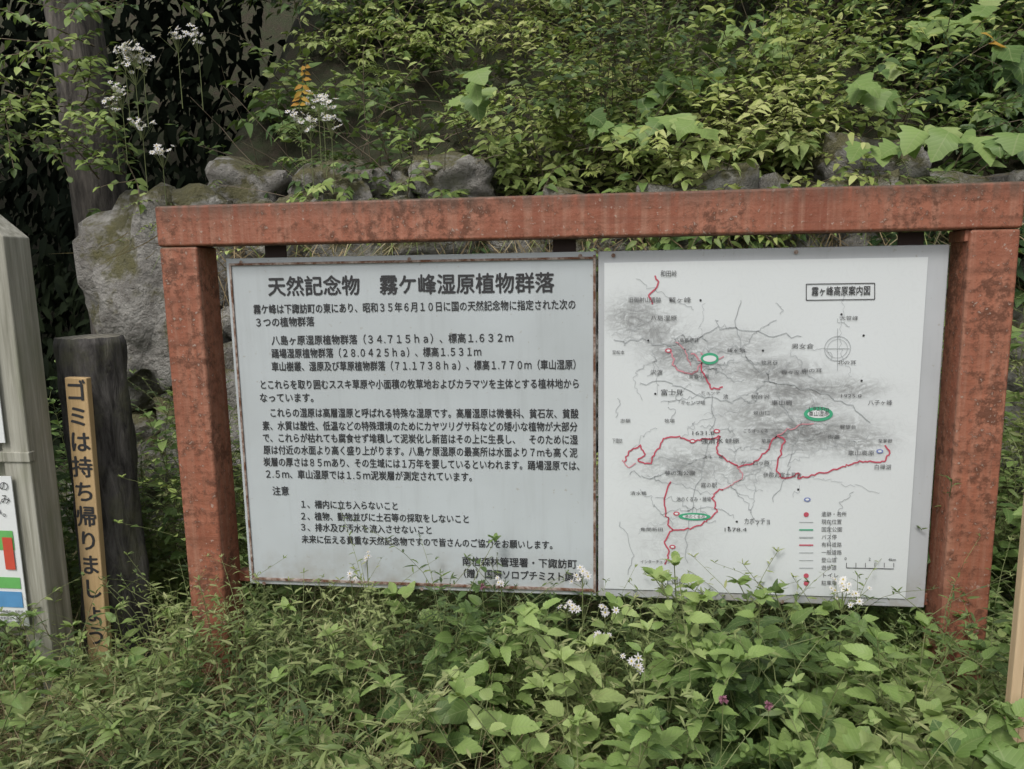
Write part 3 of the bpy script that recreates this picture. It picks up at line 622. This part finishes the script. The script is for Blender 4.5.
# --- flowers
PT,PC=LV(),LV(); FS=ST()
def aster(c,nm,r_):
    nm=nm.normalized(); a=nm.orthogonal().normalized(); b=nm.cross(a); k_=random.randint(6,9); o=U_(0,1)
    for i in range(k_):
        an=o+2*math.pi*i/k_; d=a*math.cos(an)+b*math.sin(an); PT.add(c+d*r_*.15,d+nm*.15,nm,r_*U_(.7,1.1),r_*.40)
    for i in range(4):
        an=math.pi*i/2; d=a*math.cos(an)+b*math.sin(an); PC.add(c+nm*.001,d+nm*.6,nm,r_*.3,r_*.3)
def umbel(c,R_,n,r_=.010,stem=.3):
    for i in range(n):
        o=Vector((g_(0,R_*.55),g_(0,R_*.5),g_(0,R_*.35))); aster(c+o,Vector((g_(0,.5),-.6+g_(0,.4),.8)),r_*U_(.7,1.2))
        FS.add([c-Z*R_*1.6,c+o],.0008,.0007)
    FS.add([c-Z*(R_*1.6+stem),c-Z*R_*1.6],.002,.0015)
for x,z in [(-.90,2.37),(-.82,2.36),(-.86,2.31),(-.93,2.21),(-.97,2.18),(-.77,1.97),(-.85,2.09),(-.57,2.42),(-.66,2.43),(-.07,2.16),(-.11,2.06),(-.02,2.07),(-.15,2.09),(-.05,2.13),(-.86,2.38)]:
    umbel(Vector((x,1.0,z)),.045,17,.013,.22)
    for j in range(4): branch(A,SA,Vector((x,1.02,z-.3)),Vector((g_(0,.4),-.3,1)),.22,.06,.02,.03,.5,0)
for x,y,z,n,R_ in [(.42,-.12,.65,4,.014),(1.04,-.2,.65,9,.025),(1.0,-.25,.58,7,.02),(1.08,-.35,.55,7,.02),(1.17,-.4,.52,6,.02),(1.73,-.12,.60,16,.045),(.82,-.2,.62,4,.015),(2.05,.3,.72,6,.025),(-.1,.25,.62,5,.025),(1.10,-.30,.60,5,.02),(.40,-.2,.62,4,.02)]:
    umbel(Vector((x,y,z)),R_,n,.010,.22)
build("white_aster_flowers",PT,T_simple,M_petal,.1,.1); build("white_aster_centers",PC,T_simple,M_petal_c,.1,0); FS.build("white_aster_stems",M_stem)
M_clo=leaf_mat("clover_petal",[(.30,.13,.18),(.42,.26,.30)],.2,False,.6,.2,0); CL=LV(); CS=ST()
for x,y,z in [(1.33,-.72,.62),(1.42,-.70,.60),(.75,-.1,.56)]:
    c=Vector((x,y,z)); CS.add([c-Z*.35+rv(.02),c],.0014,.001)
    for i in range(40): d=rv(1).normalized(); CL.add(c,d+Z*.3,Z+rv(.3),.011,.004)
build("clover_flowers",CL,T_simple,M_clo); CS.build("clover_stems",M_stem)
YL=LV(); ys=ST(); c=Vector((-.12,.98,2.22)); ax=Vector((.3,-.2,1)).normalized(); ys.add([c-ax*.12,c+ax*.1],.002,.001)
for i in range(7):
    for sg in(-1,1): YL.add(c+ax*(-.09+i*.024),Vector((sg,-.3+g_(0,.3),-.2+g_(0,.3))),Vector((g_(0,.4),-1,.4)),(.05-.005*abs(i-2))*U_(.7,1.15),.020)
for q in((2.5,1.1,2.3),(2.53,1.1,2.26)): YL.add(q,(1,-.2,-.2),(0,-.6,1),.07,.035)
build("yellowed_leaves",YL,T_simple,leaf_mat("leaf_autumn",[(.42,.22,.04),(.5,.38,.07)],.3,False,.6,.2,0)); ys.build("yellowed_leaf_stems",M_stem)
# ---------------------------------------------------------------- world / light
w=bpy.data.worlds.new("World"); scn.world=w; w.use_nodes=True; nt=w.node_tree; bg=nt.nodes['Background']
sky=nt.nodes.new('ShaderNodeTexSky'); sky.sky_type='NISHITA'; sky.sun_disc=False; sky.sun_elevation=math.radians(52); sky.sun_rotation=math.radians(200); sky.dust_density=4; sky.air_density=1.2
hs=nt.nodes.new('ShaderNodeHueSaturation'); hs.inputs['Saturation'].default_value=.25; nt.links.new(sky.outputs[0],hs.inputs['Color']); nt.links.new(hs.outputs[0],bg.inputs[0]); bg.inputs[1].default_value=.15
sd_=bpy.data.lights.new("sun",'SUN'); sd_.energy=1.5; sd_.angle=math.radians(14); sd_.color=(1,.97,.92)
so=link(bpy.data.objects.new("sun",sd_)); el,az=math.radians(52),math.radians(200)
sdir=Vector((math.sin(az)*math.cos(el),math.cos(az)*math.cos(el),math.sin(el))); so.rotation_euler=sdir.to_track_quat('Z','Y').to_euler()
scn.view_settings.view_transform='Standard'; scn.view_settings.look='None'; scn.view_settings.exposure=0; scn.view_settings.gamma=1
